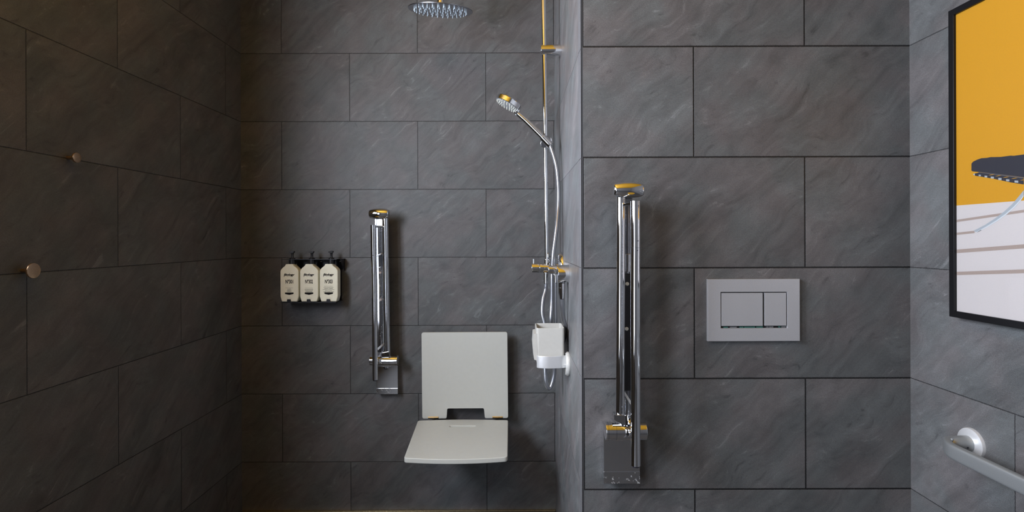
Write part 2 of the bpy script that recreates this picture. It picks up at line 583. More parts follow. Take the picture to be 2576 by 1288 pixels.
# ------------------------------------------------------------------ fold-up support rails
def support_rail(Yw, L, side, label, P):
    """P: picture measures of this rail; side -1 leg left of the column, +1 right"""
    root = empty('folding_grab_rail', (at((P['hinge'][0] + P['hinge'][1]) / 2, P['hinge'][2], Yw).x, Yw,
                                       at(0, P['plate'][4], Yw).z), label, 'grab rail', 'folded-up chrome grab rails')
    k = L
    # wall plate: wedge with a scuffed upright lip at the foot
    x0, x1, y0, yl, y1 = P['plate']
    k = 1.0
    a = at(x0, y1, Yw - .036 * k); b = at(x1, y1, Yw - .036 * k)
    zt, zl, zb = at(0, y0, Yw - .02 * k).z, at(0, yl, Yw - .036 * k).z, a.z
    body = [(Yw, zb + .001), (Yw - .030 * k, zb + .001), (Yw - .034 * k, zl), (Yw - .0345 * k, zt), (Yw, zt)]
    link('wall_plate', prism(body, lambda u, v: Vector((a.x, u, v)), (b.x - a.x, 0, 0), bev=.0008), M[P.get('plate_mat', 'chrome')], root)
    lip = [(Yw - .030 * k, zb), (Yw - .0365 * k, zb), (Yw - .0365 * k, zl), (Yw - .0335 * k, zl)]
    link('plate_lip', prism(lip, lambda u, v: Vector((a.x, u, v)), (b.x - a.x, 0, 0), bev=.0005), M['chrome_scuff'], root)
    # hinge barrel
    k = L
    hx0, hx1, hy0, hy1 = P['hinge']
    yh = Yw - .058 * k
    p, q = at(hx0, (hy0 + hy1) / 2, yh), at(hx1, (hy0 + hy1) / 2, yh)
    q.z = p.z = at((hx0 + hx1) / 2, (hy0 + hy1) / 2, yh).z
    rh = (hy1 - hy0) / 2 * yh / F
    hb = link('hinge_barrel', rod(p, q, rh, bev=.0016, n=48), M['chrome'], root)
    wd = q.x - p.x
    for t in ((.06, .25) if side > 0 else (.94, .72)):
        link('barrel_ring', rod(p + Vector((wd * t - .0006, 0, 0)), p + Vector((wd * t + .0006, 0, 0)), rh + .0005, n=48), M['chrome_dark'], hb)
    link('hinge_arm', box((p.x + .25 * wd, yh + .0, p.z - .02 * k), (p.x + .75 * wd, Yw - .012, p.z + .012), .003), M['chrome'], root)
    # round rail
    (tx, ty), (bx, by), w = P['rail']
    yr = Yw - .062 * k
    t, s = at(tx, ty, yr), at(bx, by, yr)
    rr = w / 2 * yr / F
    link('rail', rod(t, s, rr, n=40), M['chrome'], root)
    # flat channel beside it
    (cx0, cx1, cy0), (cx2, cx3, cy1) = P['channel']
    yc = Yw - .050 * k
    A, B, C, D = at(cx0, cy0, yc), at(cx1, cy0, yc), at(cx3, cy1, yc), at(cx2, cy1, yc)
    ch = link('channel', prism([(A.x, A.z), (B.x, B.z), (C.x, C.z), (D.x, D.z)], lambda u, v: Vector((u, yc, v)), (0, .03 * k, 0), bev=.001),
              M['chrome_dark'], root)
    for poly, mat, dd in P['covers']:
        pts = [at(x, y, yc - dd) for x, y in poly]
        link('cover_or_recess_dark', prism([(c.x, c.z) for c in pts], lambda u, v: Vector((u, yc - dd, v)), (0, dd, 0), bev=.0006), M[mat], ch)
    for (sx, sy) in P['screws']:
        c = at(sx, sy, yc - P['screw_out'])
        link('screw', lathe([(.0048, 0), (.0048, .0012), (.0036, .0024), (0, .0028)], c, (0, -1, 0), 16), M[P['screw_mat']], ch)
    for poly in P['lips']:
        pts = [at(x, y, yc - .006) for x, y in poly]
        link('bevelled_end', prism([(c.x, c.z) for c in pts], lambda u, v: Vector((u, yc - .006, v)), (0, .006, 0), bev=.0005), M['alu_ring'], ch)
    # collar between rail and barrel
    pts = [at(x, y, yr - rr * 1.1) for x, y in P['collar']]
    link('collar', prism(rounded([(c.x, c.z) for c in pts], .002, 3), lambda u, v: Vector((u, yr - rr * 1.1, v)), (0, rr * 2.4, 0), bev=.0015), M['chrome'], root)
    # end cap of the loop
    ex0, ex1, ey0, ey1 = P['cap']
    ye = Yw - .072 * k
    c0, c1 = at(ex0, (ey0 + ey1) / 2, ye), at(ex1, (ey0 + ey1) / 2, ye)
    W = c1.x - c0.x
    re = (ey1 - ey0) / 2 * ye / F
    c1.z = c0.z = (c0.z + c1.z) / 2
    prof = []
    for i in range(17):
        s_ = -1 + 2 * i / 16
        prof.append((re * (1 - .25 * abs(s_) ** 2.2), W / 2 * (1 + s_)))
    prof = [(prof[0][0] - .002, .0004)] + [(prof[0][0], .0022)] + prof[1:-1] + [(prof[-1][0], W - .0022), (prof[-1][0] - .002, W - .0004)]
    link('end_cap', lathe(prof, c0, (1, 0, 0), 48), M['chrome'], root)
    # swing-down leg
    yg = Yw - .096 * k
    path = [at(x, y, yg) for x, y in P['leg']]
    rg = P['leg_w'] / 2 * yg / F
    sp = spline(path, 8)
    lg = link('support_leg', tube(sp, rg, 40), M['chrome'], root)
    d = (sp[-1] - sp[-2]).normalized()
    link('rubber_foot', rod(sp[-1] - d * .001, sp[-1] + d * .004, rg * .94, rg * .80, .001, 32), M['rubber'], lg)
    jx, jy = P['joint']
    j = at(jx, jy, yg)
    link('leg_ring', rod(j + Vector((0, 0, .0005)), j - Vector((0, 0, .0005)), rg + .0003, n=40), M['chrome_dark'], lg)
    for (hx, hy) in P['holes']:
        c = at(hx, hy, yg)
        link('pin', rod(c + Vector((0, -rg * .9, 0)), c + Vector((0, -rg - .0006, 0)), .0013, n=14), M['rubber'], lg)
    # pivot between the leg and the rail top
    c = sp[0] + Vector((0, 0, -.006))
    link('leg_bracket', rod(c, Vector((t.x, t.y, c.z)), .0045, n=16), M['chrome'], root)
    return root


support_rail(YB, 1.35, -1, 'chrome fold-up grab rail in the shower, between soap bottles and white seat', dict(
    plate=(944, 998, 893, 972, 989), hinge=(930, 999, 892, 918), rail=((969.5, 545), (972.5, 886), 15),
    channel=((943, 972, 546), (947, 972, 884)),
    covers=[([(946.5, 546), (962, 546), (962, 634), (946.5, 640)], 'chrome_spot', .003),
            ([(948, 671), (963, 668), (965.5, 859), (948, 874)], 'chrome_spot', .003)],
    screws=[(956, 684), (957, 752)], screw_out=.003, screw_mat='pink_screw',
    lips=[[(946.5, 640), (962, 634), (962, 637), (946.5, 643)], [(947, 874), (966, 858), (966, 864), (949, 879)]],
    collar=[(954, 886), (976, 882), (979, 893), (975, 897), (956, 897), (951, 891)], cap=(930, 979, 522, 549),
    leg=[(939, 564), (939.4, 632), (940.0, 665), (941.2, 720), (941.4, 800), (941.2, 850), (941.4, 900), (941.5, 953)], leg_w=13.6,
    joint=(939.5, 634), holes=[(937, 569), (940, 640)]))

support_rail(YF, 1.35, 1, 'chrome fold-up grab rail left of the flush plate', dict(
    plate=(1515, 1606, 1060, 1184, 1218), hinge=(1519, 1621, 1064, 1108), rail=((1563, 497), (1557, 1050), 22),
    channel=((1560, 1592, 497), (1556, 1592, 1048)),
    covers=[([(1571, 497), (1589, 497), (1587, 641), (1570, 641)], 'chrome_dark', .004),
            ([(1570, 641), (1586, 641), (1586, 686), (1570, 686)], 'chrome_spot', .006),
            ([(1570, 690), (1586, 690), (1585, 985), (1566, 985)], 'black', .0012),  # black sheet stands in for the dark inside the open recess
            ([(1565, 991), (1570, 989), (1588, 1020), (1588, 1046), (1564, 1046)], 'chrome_spot', .003)],
    screws=[(1577, 716), (1575, 829)], screw_out=.0012, screw_mat='white_screw',
    lips=[[(1564, 989), (1570, 988), (1589, 1018), (1589, 1028)]],
    collar=[(1541, 1045), (1589, 1047), (1590, 1066), (1584, 1071), (1562, 1071), (1541, 1058)], cap=(1544, 1619, 459, 500),
    leg=[(1599, 508), (1598.5, 620), (1597.5, 700), (1597.0, 760), (1596.5, 850), (1596.5, 940), (1596, 1040), (1595.5, 1172)], leg_w=24,
    joint=(1598.5, 625), holes=[(1603.5, 521), (1602, 608), (1601, 632)]))

# ------------------------------------------------------------------ flush plate
y0 = YF - .013
root = empty('flush_plate', (at(1894, 784, YF).x, YF, at(1894, 784, YF).z), 'satin chrome dual flush plate on the tiled wall', 'flush plate')
A, B = at(1779.5, 862, y0), at(2011.5, 706.5, y0)
a, b = at(1812, 829.5, y0), at(1980, 739, y0)
o3 = lambda u, v: Vector((u, y0, v))
link('frame', prism([(A.x, A.z), (B.x, A.z), (B.x, B.z), (A.x, B.z)], o3, (0, .012, 0),
                    holes=[[(a.x, a.z), (b.x, a.z), (b.x, b.z), (a.x, b.z)]], bev=.0011), M['satin'], root)
link('backing', box((a.x - .004, YF - .004, a.z - .004), (b.x + .004, YF - .0005, b.z + .004)), M['black'], root)
for (x0, x1) in ((1814, 1918.5), (1923, 1977.5)):
    p, q = at(x0, 824, y0), at(x1, 741, y0)
    link('button', box((p.x, y0 + .0010, p.z), (q.x, YF - .003, q.z), .0009), M['satin'], root,
         label='wide flush button' if x0 < 1900 else 'narrow flush button')
for (x0, x1, m) in ((1818, 1829, 't'), (1834, 1851, 'w'), (1859, 1868, 't'), (1870, 1897, 't'), (1901, 1917, 't'), (1925, 1931, 'w'), (1932, 1943, 'w'), (1957, 1961, 't'), (1963, 1974, 'w')):
    p, q = at(x0, 828, YF - .006), at(x1, 825.2, YF - .006)
    link('mechanism_clip', box((p.x, YF - .008, p.z), (q.x, YF - .004, q.z)), M['teal' if m == 't' else 'alu'], root, 0)

# ------------------------------------------------------------------ folding shower seat
yb = 2.245
root = empty('shower_seat', (at(1166, 1000, YB).x, YB, .41), 'white wall-mounted folding shower seat with backrest', 'shower seat')
P2 = [at(x, y, yb) for x, y in ((1058.5, 835.5), (1275, 835.5), (1275.5, 1052), (1216.5, 1052), (1214.5, 1027), (1122.5, 1027), (1120.5, 1052), (1059, 1052))]
poly = rounded([(p.x, p.z) for p in P2], [.009, .009, .009, .007, .007, .007, .007, .009])
link('backrest', prism(poly, lambda u, v: Vector((u, yb, v)), (0, .016, 0), bev=.0022), M['white_seat'], root)
ysb, ysf = 2.225, 1.864
zs = at(1160, 1055, ysb).z
zf = at(1150, 1152, ysf).z
# plan of the seat: back edge slightly bowed, front edge bowed out
xb0, xb1 = at(1049, 1056, ysb).x, at(1275.5, 1056, ysb).x
xf0, xf1 = at(1011.5, 1155, ysf).x, at(1273.5, 1152, ysf).x
plan = [(xb0, ysb - .006)]
for k in range(1, 8):
    t = k / 8
    plan.append((xb0 + (xb1 - xb0) * t, ysb - .006 + .010 * math.sin(PI * t)))
plan.append((xb1, ysb - .004))
plan.append((xf1, ysf + .010))
for k in range(1, 10):
    t = k / 10
    plan.append((xf1 + (xf0 - xf1) * t, ysf + .010 - .016 * math.sin(PI * t) ** .8 - .004 * t))
plan.append((xf0, ysf + .004))
nn = len(plan)
rad = [0] * nn
rad[0] = .012; rad[8] = .010; rad[9] = .016; rad[nn - 1] = .014
plan = rounded(plan, rad)
tilt = (zs - zf) / (ysb - ysf)
s0, s1 = at(1128, 1071.5, 2.155), at(1193, 1075, 2.155)
slot = rounded([(s0.x, 2.148), (s1.x, 2.148), (s1.x, 2.162), (s0.x, 2.162)], .006)
top = lambda u, v: Vector((u, v, zf + (v - ysf) * tilt))
seat = link('seat', prism(plan, top, (0, 0, -.018), holes=[slot], bev=.003, seg=3), M['white_seat'], root)
link('slot_floor', prism(slot, lambda u, v: top(u, v) - Vector((0, 0, .008)), (0, 0, -.004)), M['white_seat'], seat)
xm0, xm1 = at(1090, 0, 2.24).x, at(1252, 0, 2.24).x
for x in (xm0, xm1):
    link('hinge', rod((x - .022, 2.246, zs + .003), (x + .022, 2.246, zs + .003), .0042, n=16), M['gold'], root, label='brass-coloured hinge pin')
for x in (xm0, xm1):
    link('wall_mount', box((x - .02, 2.2605, zs + .03), (x + .02, YB, at(0, 860, yb).z), .003), M['alu'], root)
    link('support_arm', prism([(YB, zs - .016), (YB - .30, zs - .026), (YB - .30, zs - .036), (YB, zs - .07)],
                              lambda u, v, x=x: Vector((x - .006, u, v)), (.012, 0, 0), bev=.001), M['alu'], root)

# ------------------------------------------------------------------ bottle rack and bottles
yf, ybk = 2.226, 2.276
root = empty('bottle_rack', (at(788, 700, YB).x, YB, at(788, 757, YB).z), 'black metal wall rack holding three cream bottles', 'rack')
zsh = at(788, 648.5, 2.25).z
l, r = at(711.5, 650, 2.25).x, at(864.5, 650, 2.29).x
cen = [at(x, 700, 2.25).x for x in (735.0, 784.0, 833.0)]
hol = []
for c in cen:
    hol.append([(c + .0135 * math.cos(2 * PI * k / 24), 2.251 + .0135 * math.sin(2 * PI * k / 24)) for k in range(24)])
link('neck_shelf', prism([(l, 2.232), (r - .012, 2.232), (r, YB), (l, YB)], lambda u, v: Vector((u, v, zsh)), (0, 0, -.0022), holes=hol), M['black_metal'], root, 0)
zbt = at(788, 754.8, 2.24).z
# back plate with scooped openings between the necks
zc = zsh - .028
back = [(l, zsh), (r, zsh), (r - .002, zsh - .030), (r - .016, zsh - .052), (r - .016, zbt - .002), (l + .004, zbt - .002), (l + .006, zsh - .022), (l, zsh - .022)]
link('back_plate', prism(back, lambda u, v: Vector((u, YB - .003, v)), (0, .003, 0)), M['black_metal'], root, 0)
link('side_gusset', prism([(YB - .003, zsh), (2.245, zsh), (YB - .003, zsh - .055)], lambda u, v: Vector((r - .003, u, v)), (.002, 0, 0)), M['black_metal'], root, 0)
link('base_shelf', box((l + .002, yf - .004, zbt - .0045), (r - .012, YB, zbt - .0015), .0006), M['black_metal'], root)
for c in cen:
    w = .0078
    tab = rounded([(c - w - .004, zbt - .0045), (c + w - .004, zbt - .0045), (c + w - .004, zbt + .0115), (c - w - .004, zbt + .0115)], [0, 0, .003, .003])
    link('retaining_tab', prism(tab, lambda u, v: Vector((u, yf - .0042, v)), (0, .0022, 0), bev=.0004), M['black_metal'], root)
    link('shelf_screw', lathe([(.0034, 0), (.0034, .001), (0, .0022)], (c - .018 if c == cen[0] else c + .018, YB - .003, zsh - .012), (0, -1, 0), 14), M['chrome_dark'], root)


def bottle(c, number, lines, label):
    root = empty('pump_bottle', (c, 2.25, zbt), label, 'pump bottle', 'cream pump bottles in the black rack')
    px = yf / F                                   # one picture pixel at the bottle front
    hw = .0388
    zt = zbt + .1595
    cb = c - .0036
    zsd = zbt + .136
    def outline(e):
        a, g = hw - e, zbt + e
        pts = [(cb - a + .006, g), (cb + a - .006, g), (cb + a, zbt + .022), (cb + a, zt - .0265),
               (cb + .0290 - e, zt - .0150), (cb + .0190 - e * .8, zt - .0078), (cb + .0152 - e * .6, zt), (cb - .0152 + e * .6, zt), (cb - .0190 + e * .8, zt - .0078), (cb - .0290 + e, zt - .0150), (cb - a, zt - .0265), (cb - a, zbt + .022)]
        return rounded(pts, [.004, .004, .03, .018, .02, .012, .001, .001, .012, .02, .018, .03], 6)
    bm = new()
    rings = []
    for e, y in ((.0034, yf), (.0022, yf + .0004), (.0011, yf + .0013), (.0003, yf + .0030), (0, yf + .0055), (0, ybk - .016), (.0022, ybk - .008), (.0062, ybk - .002), (.0095, ybk)):
        rings.append([bm.verts.new((u, y, v)) for u, v in outline(e)])
    for A, B in zip(rings, rings[1:]):
        for k in range(len(A)):
            k2 = (k + 1) % len(A)
            bm.faces.new([A[k], A[k2], B[k2], B[k]])
    bm.faces.new(rings[0]); bm.faces.new(rings[-1])
    body = link('body', bm, M['cream'], root, 60)
    yi = yf - .0003
    Z = lambda p: zbt + (755.0 - p) * px
    bm = text_bm('Biology', (cb + .0003, yi, Z(687.4)), .0465, .0124, .32, .045)
    # the swash at the foot of the capital
    take(bm, prism([(cb - .0225, Z(690.6)), (cb - .0175, Z(689.2)), (cb - .0205, Z(691.0)), (cb - .0212, Z(692.6)), (cb - .0228, Z(692.0))], lambda u, v: Vector((u, yi, v)), (0, .0002, 0)))
    link('lettering', bm, M['ink'], body, 0, 'large script lettering')
    link('lettering', text_bm('Nº' + number, (cb + .0006, yi, Z(704.2)), .0325, .0170, 0, .030), M['ink'], body, 0, 'number ' + number)
    link('lettering', text_bm('SMART SKINCARE', (cb + .001, yi, Z(691.2)), .024, .0015, 0, .01), M['ink_grey'], body, 0)
    link('lettering', text_bm(lines[0][0], (cb, yi, Z(lines[0][1])), lines[0][2], .0019, 0, .01), M['ink_grey'], body, 0)
    link('lettering', text_bm('500 ml / 16.9 fl. oz', (cb, yi, Z(745.6)), .0225, .0019, 0, .008), M['ink_grey'], body, 0)
    for s, p, w in lines[1:]:
        link('lettering', text_bm(s, (cb, yi, Z(p)), w, .0026, 0, .03), M['ink'], body, 0)
    t, sd, pt = Z(731.5), Z(735.2), Z(737.6)
    bn = link('banner', prism([(cb - .0178, t), (cb + .0182, t), (cb + .0182, sd), (cb, pt), (cb - .0178, sd)], lambda u, v: Vector((u, yi, v)), (0, .0002, 0)), M['ink'], body, 0, 'black pointed banner')
    # pump
    pz = zsh
    link('collar', rod((c, 2.251, zt - .002), (c, 2.251, zsh - .0022), .0142, bev=.001, n=36), M['black'], root)
    pump = link('pump', lathe([(.012, -.004), (.0118, .0035), (.0095, .0052), (.0062, .0062), (.0048, .009), (.0052, .022), (.0064, .027), (.0066, .0285), (0, .0292)],
                              (c, 2.251, pz), (0, 0, 1), 28), M['black'], root)
    zz = pz + .0285
    spout = prism(rounded([(-.0115, .0015), (-.0110, .0046), (-.003, .0062), (.0085, .0062), (.0094, .002), (.0055, -.003), (-.004, -.0035)], .0012, 3),
                  lambda u, v: Vector((c + u, 2.251 - .0062 + .35 * min(u, 0), zz + v)), (0, .0124, 0), bev=.0015)
    link('spout', spout, M['black'], pump)


bottle(cen[0], '301', [('PURE HYDRATION', 719.9, .031), ('CHAMPÚ', 723.0, .0158), ('SHAMPOO', 726.1, .0180), ('SHAMPOO', 729.2, .0196)],
       'cream pump bottle numbered 301 in the black rack')
bottle(cen[1], '302', [('PURE HYDRATION', 720.6, .0325), ('ACONDICIONADOR', 724.0, .0362), ('CONDICIONADOR', 727.0, .0336), ('CONDITIONER', 730.0, .0292)],
       'cream pump bottle numbered 302 in the black rack')
bottle(cen[2], '303', [('MOISTURE THERAPY', 715.9, .037), ('JABÓN LÍQUIDO PARA', 719.1, .0425), ('MANOS Y CUERPO', 721.8, .0350), ('SABONETE LÍQUIDO PARA', 724.6, .0500),
                       ('MÃOS E CORPO', 727.2, .0300), ('HAND & BODY WASH', 730.2, .0440)],
       'cream pump bottle numbered 303 in the black rack')

# ------------------------------------------------------------------ shower column
YS = 2.0
xr = .1290
root = empty('rain_shower', (XP, YS, at(0, 675, YS).z), 'chrome rain shower column with riser rail, overhead shower and valve', 'shower')
rt, rb = at(1371.3, 0, YS), at(1375.5, 662, YS)
top3 = rt + (rt - rb) * .09
hc = at(1112, 26, YS)
zarm = top3.z + .02
stem_top = Vector((hc.x, hc.y, zarm))
rail_path = [rb, rt, top3 + Vector((-.002, 0, -.01))]
link('riser_rail', tube(rail_path, .0091, 32), M['chrome'], root)
link('shower_arm', tube(spline([top3 + Vector((-.002, 0, -.012)), top3 + Vector((-.010, 0, .012)), top3 + Vector((-.035, 0, .022)), stem_top + Vector((.05, 0, .004)), stem_top + Vector((.014, 0, .001)), stem_top + Vector((0, 0, -.02))], 8), .0105, 28), M['chrome'], root)
b0 = at(1389, 127.5, YS)
link('wall_bracket', rod((xr - .0165, YS, b0.z), (XP, YS, b0.z), .0198, .0215, .0012, 40), M['chrome'], root)
# rain head: thin disc tipped towards the room
nrm = Vector((math.sin(.05), math.sin(.205), math.cos(.205))).normalized()    # disc's up direction
nrm = Vector((.05, -.205, 1)).normalized()
R = .1225
rh = link('rain_head', lathe([(0, .0), (R - .002, .0), (R, .0012), (R, .0038), (R - .003, .005), (.035, .0065), (.022, .012), (0, .0125)], hc, nrm, 72), M['steel'], root)
link('swivel', rod(hc + nrm * .010, hc + Vector((0, 0, zarm - hc.z - .012)), .0125, .0105, .001, 28), M['chrome'], root)
ux = nrm.cross(Vector((0, 1, 0))).normalized(); uy = nrm.cross(ux)
first = None
spots = [(0, 0)]
for ring, cnt in ((1, 6), (2, 12), (3, 18), (4, 24), (5, 30)):
    for k in range(cnt):
        a_ = 2 * PI * k / cnt + ring * .2
        spots.append((ring * .0198 * math.cos(a_), ring * .0198 * math.sin(a_)))
for (a_, b_) in spots:
    pos = hc + ux * a_ + uy * b_
    if first is None:
        first = link('nozzle', lathe([(.0013, .001), (.0017, -.0015), (.0021, -.0052), (.0013, -.0074), (0, -.0080)], pos, nrm, 10), M['nozzle'], rh, label='pale blue silicone nozzle')
        p0 = pos.copy()
    else:
        copy_part(first, rh, pos - p0)
# valve body under the rail
zb_ = at(1380, 674.5, YS).z
xv0 = at(1337, 675, YS).x
vb = link('valve_body', rod((at(1357, 675, YS).x, YS, zb_), (XP, YS, zb_), .0178, bev=.0008, n=40), M['chrome'], root)
hd = link('diverter_handle', rod((xv0, YS, zb_), (at(1357, 675, YS).x - .0006, YS, zb_), .0186, bev=.0012, n=40), M['chrome'], root)
lv = at(1342, 655, YS)
link('lever', rod((lv.x, YS, zb_ + .016), (lv.x, YS, at(0, 647.5, YS).z), .0031, n=16), M['alu'], hd)
bm = rod(rb + Vector((0, 0, -.012)), (rb.x, YS, at(0, 648, YS).z), .0135, bev=.0008, n=32)
link('rail_collar', bm, M['chrome'], root)
esc = lathe([(.0575, 0), (.058, .003), (.0575, .007), (.0555, .0125), (.0515, .0175), (.046, .0198), (.02, .0205), (0, .0205)], (XP, 1.955, at(0, 669, 1.95).z), (-1, 0, 0), 56)
link('wall_escutcheon', esc, M['chrome'], root)
# front body with the supply outlet nearer the camera
yv = 1.76
zv = at(1418, 690, yv).z
c0 = at(1402, 690, yv)
link('outlet_elbow', rod((c0.x, yv, zv), (XP, yv, zv), .0300, .0312, .0014, 48), M['chrome'], root)
c1 = at(1391, 679, 1.87)
link('mixer_bridge', rod((at(1378.5, 679, 1.87).x, 1.87, c1.z), (XP, 1.87, c1.z), .0158, bev=.0025, n=36), M['chrome'], root)
ov = at(1394, 690.5, 1.862)
link('badge', lathe([(.0058, 0), (.0058, .001), (.004, .0016), (0, .0016)], ov + Vector((0, .004, .002)), (0, -.8, -.6), 20), M['alu_white'], root)
# hose nuts under the valve
n1a, n1b = at(1372.5, 686, 1.99), at(1372.5, 714, 1.99)
link('hose_nut', rod(n1a, n1b, .0095, .0080, .0006, 24), M['chrome'], root)
n2a, n2b = at(1412.5, 713, yv), at(1412.5, 752, yv)
link('hose_nut', lathe([(.0108, 0), (.0108, .014), (.0100, .0148), (.0108, .0156), (.0108, .034), (.0080, .0525)], n2a, n2b - n2a, 8), M['chrome'], root, 20)
n3a, n3b = at(1397, 692, 1.87), at(1397, 712, 1.87)
link('hose_nut', rod(n3a, n3b, .0075, .0065, .0005, 24), M['chrome'], root)
# supply hose from the elbow, looping behind the cup back to the bridge
zr_ = at(1420, 826, 1.80).z
sup = [n2b + Vector((0, 0, -.0004)), at(1413.0, 775, 1.765), at(1415.2, 800, 1.780), Vector((.1800, 1.791, zr_ + .013)), Vector((.1816, 1.803, zr_ - .004)), Vector((.1815, 1.822, zr_ - .035)), Vector((.1785, 1.850, zr_ - .060)), Vector((.1740, 1.868, zr_ - .070)),
       at(1404, 866, 1.888), at(1398.5, 848, 1.886), at(1397, 800, 1.88), n3b + Vector((0, 0, -.0004))]
link('supply_hose', tube(spline(sup, 8), .0082, 20, radii=[.0088 - .0019 * min(1, i / 22) - .0020 * min(1, max(0, (i - 44) / 16)) for i in range(8 * (len(sup) - 1) + 1)]), M['hose'], root)
# slider carrying the hand shower
sc_ = at(1377.5, 354, YS - .012)
link('slider', lathe([(.0195, 0), (.0200, .0012), (.0200, .018), (.0192, .0192), (0, .0192)], (sc_.x, YS + .012, sc_.z), (0, -1, 0), 40), M['chrome'], root)
link('slider_knob', rod(at(1371, 362, YS + .004), at(1371, 362, YS - .0155), .0150, bev=.002, n=32), M['chrome_dark'], root)

# hand shower resting in the slider
YH = YS - .030
h0 = at(1300, 282, YH); h1 = at(1366, 345, YH); h2 = at(1386, 366, YH)
hl = (h2 - h1).length
link('holder', lathe([(.0122, 0), (.0132, 0), (.0138, .001), (.0134, hl - .001), (.0128, hl), (.0120, hl), (.0122, .0)], h1, h2 - h1, 36, False), M['chrome'], root)
root2 = empty('hand_shower', h1, 'chrome hand shower with round spray head held on the riser rail', 'hand shower')
d = (h2 - h1).normalized()
hp = spline([h0 + (h0 - h1) * .02, h0 * .6 + h1 * .4 + Vector((.0015, 0, .0015)), h1, h2 + d * .002], 8)
link('handle', tube(hp, .01, 28, radii=[.0088 + .0018 * math.sin(PI * min(1, i / (len(hp) - 1) * 1.15)) for i in range(len(hp))]), M['chrome'], root2)
fc = at(1278, 266, YH)
nn_ = Vector((.48, .03, .87)).normalized()
Rh = .0500
hd = link('head', lathe([(Rh - .003, .001), (Rh, .003), (Rh, .0190), (Rh - .0035, .0228), (Rh * .6, .0255), (0, .027)], fc, nn_, 56), M['chrome'], root2)
sf = link('spray_face', lathe([(0, -.0012), (Rh - .006, -.0008), (Rh - .0022, .0016), (Rh - .004, .004), (0, .004)], fc, nn_, 56), M['face_grey'], hd)
ax = nn_.cross(Vector((0, 1, 0))).normalized(); ay = nn_.cross(ax)
first = None
for ring, cnt in ((1, 6), (2, 12), (3, 18), (4, 24)):
    for k in range(cnt):
        a_ = 2 * PI * (k + .5 * (ring % 2)) / cnt
        pos = fc + (ax * math.cos(a_) + ay * math.sin(a_)) * (.0050 + ring * .0092)
        if first is None:
            first = link('spray_nozzle', lathe([(.0021, .0), (.0021, -.0020), (.0013, -.0032), (0, -.0032)], pos, nn_, 8), M['nozzle_grey'], sf)
            p0 = pos.copy()
        else:
            copy_part(first, sf, pos - p0)
j0 = at(1302, 286, YH)
link('spray_lever', box(j0 + Vector((-.005, -.006, -.006)), j0 + Vector((.003, .006, .006)), .002), M['nozzle'], hd)
link('neck_ring', rod(at(1303, 280, YH), at(1306.5, 283.5, YH), .0145, .0125, .0006, 32), M['chrome'], root2)
hose = [h2 - d * .004, at(1391, 382, YH - .002), at(1401, 420, YH - .008), at(1405.5, 470, YH - .012), at(1405, 520, 1.955), at(1400, 575, 1.93), at(1392, 635, 1.915), at(1389, 672, 1.915), at(1388, 700, 1.912),
        at(1387, 760, 1.91), at(1384, 812, 1.90), at(1386, 870, 1.93), at(1392, 915, 1.93), at(1391, 945, 1.93), at(1384, 972, 1.925), at(1377, 977, 1.92), at(1370.5, 960, 1.92), at(1369, 925, 1.93), at(1370, 870, 1.95), at(1370, 825, 1.96),
        at(1363, 790, 1.97), at(1365, 755, 1.98), at(1371, 732, 1.99), n1b - Vector((0, 0, .010)), n1b - Vector((0, 0, .0008))]
link('hose', tube(spline(hose, 8), .0074, 20), M['hose'], root2, label='silver flexible shower hose')

# ------------------------------------------------------------------ cup and its ring holder
yc0, yc1 = 1.738, 1.845
root = empty('cup_holder', at(1428, 917, 1.79), 'metal ring holder with corroded round wall flange carrying the white cup', 'cup holder')
zr0, zr1 = at(1385, 928, 1.72).z, at(1385, 897, 1.72).z
fl = at(1427, 916, 1.75)
link('flange_mount', lathe([(.0385, 0), (.0400, .003), (.0395, .008), (.0360, .0125), (.012, .0132), (0, .0132)], (XP, 1.75, fl.z), (-1, 0, 0), 40), M['alu_white'], root, label='white corroded round flange')
xl = at(1349.5, 900, 1.728).x
path = spline([Vector((XP - .010, 1.737, 0)), Vector((XP - .030, 1.7265, 0)), Vector((.125, 1.7215, 0)), Vector((xl + .022, 1.7230, 0)), Vector((xl + .006, 1.7280, 0)), Vector((xl + .0012, 1.7340, 0)), Vector((xl + .0008, 1.7366, 0))], 8)
zm, hh = (zr0 + zr1) / 2, (zr1 - zr0) / 2
path = [Vector((p.x, p.y, zm)) for p in path]
sec = [(-.0012, -hh), (.0012, -hh), (.0022, -hh + .0016), (.0022, hh - .0016), (.0012, hh), (-.0012, hh), (-.0022, hh - .0016), (-.0022, -hh + .0016)]
link('ring', sweep(path, sec, Vector((0, 0, 1))), M['alu_ring'], root)
zb2 = at(1350, 916, yc0).z
link('support_ledge', box((xl + .012, 1.7275, zb2 - .0034), (XP - .010, 1.800, zb2 - .0006), .0005), M['alu_ring'], root)

xc0, xc1 = at(1347.5, 830, yc0).x, at(1419.0, 830, yc0).x
zt = at(1385, 826.5, yc0).z
zb2 = at(1350, 916, yc0).z
root = empty('tumbler', ((xc0 + xc1) / 2, 1.79, zb2), 'square white tumbler in the ring holder below the shower valve', 'tumbler')
bm = new()
levels = [(zb2, .0040, 0), (zb2 + .003, .0014, 0), (zt - .002, 0, 0), (zt, .001, 0), (zt, .0035, 0), (zt - .002, .0042, 0), (zb2 + .006, .0060, 0), (zb2 + .004, .012, 0)]
rings = []
for z, ins, _ in levels:
    q = rounded([(xc0 + ins, yc0 + ins), (xc1 - ins, yc0 + ins), (xc1 - ins, yc1 - ins), (xc0 + ins, yc1 - ins)], max(.0100 - ins, .004), 6)
    rings.append([bm.verts.new((x, y, z)) for x, y in q])
for A_, B_ in zip(rings, rings[1:]):
    n_ = len(A_)
    for k in range(n_):
        bm.faces.new([A_[k], A_[(k + 1) % n_], B_[(k + 1) % n_], B_[k]])
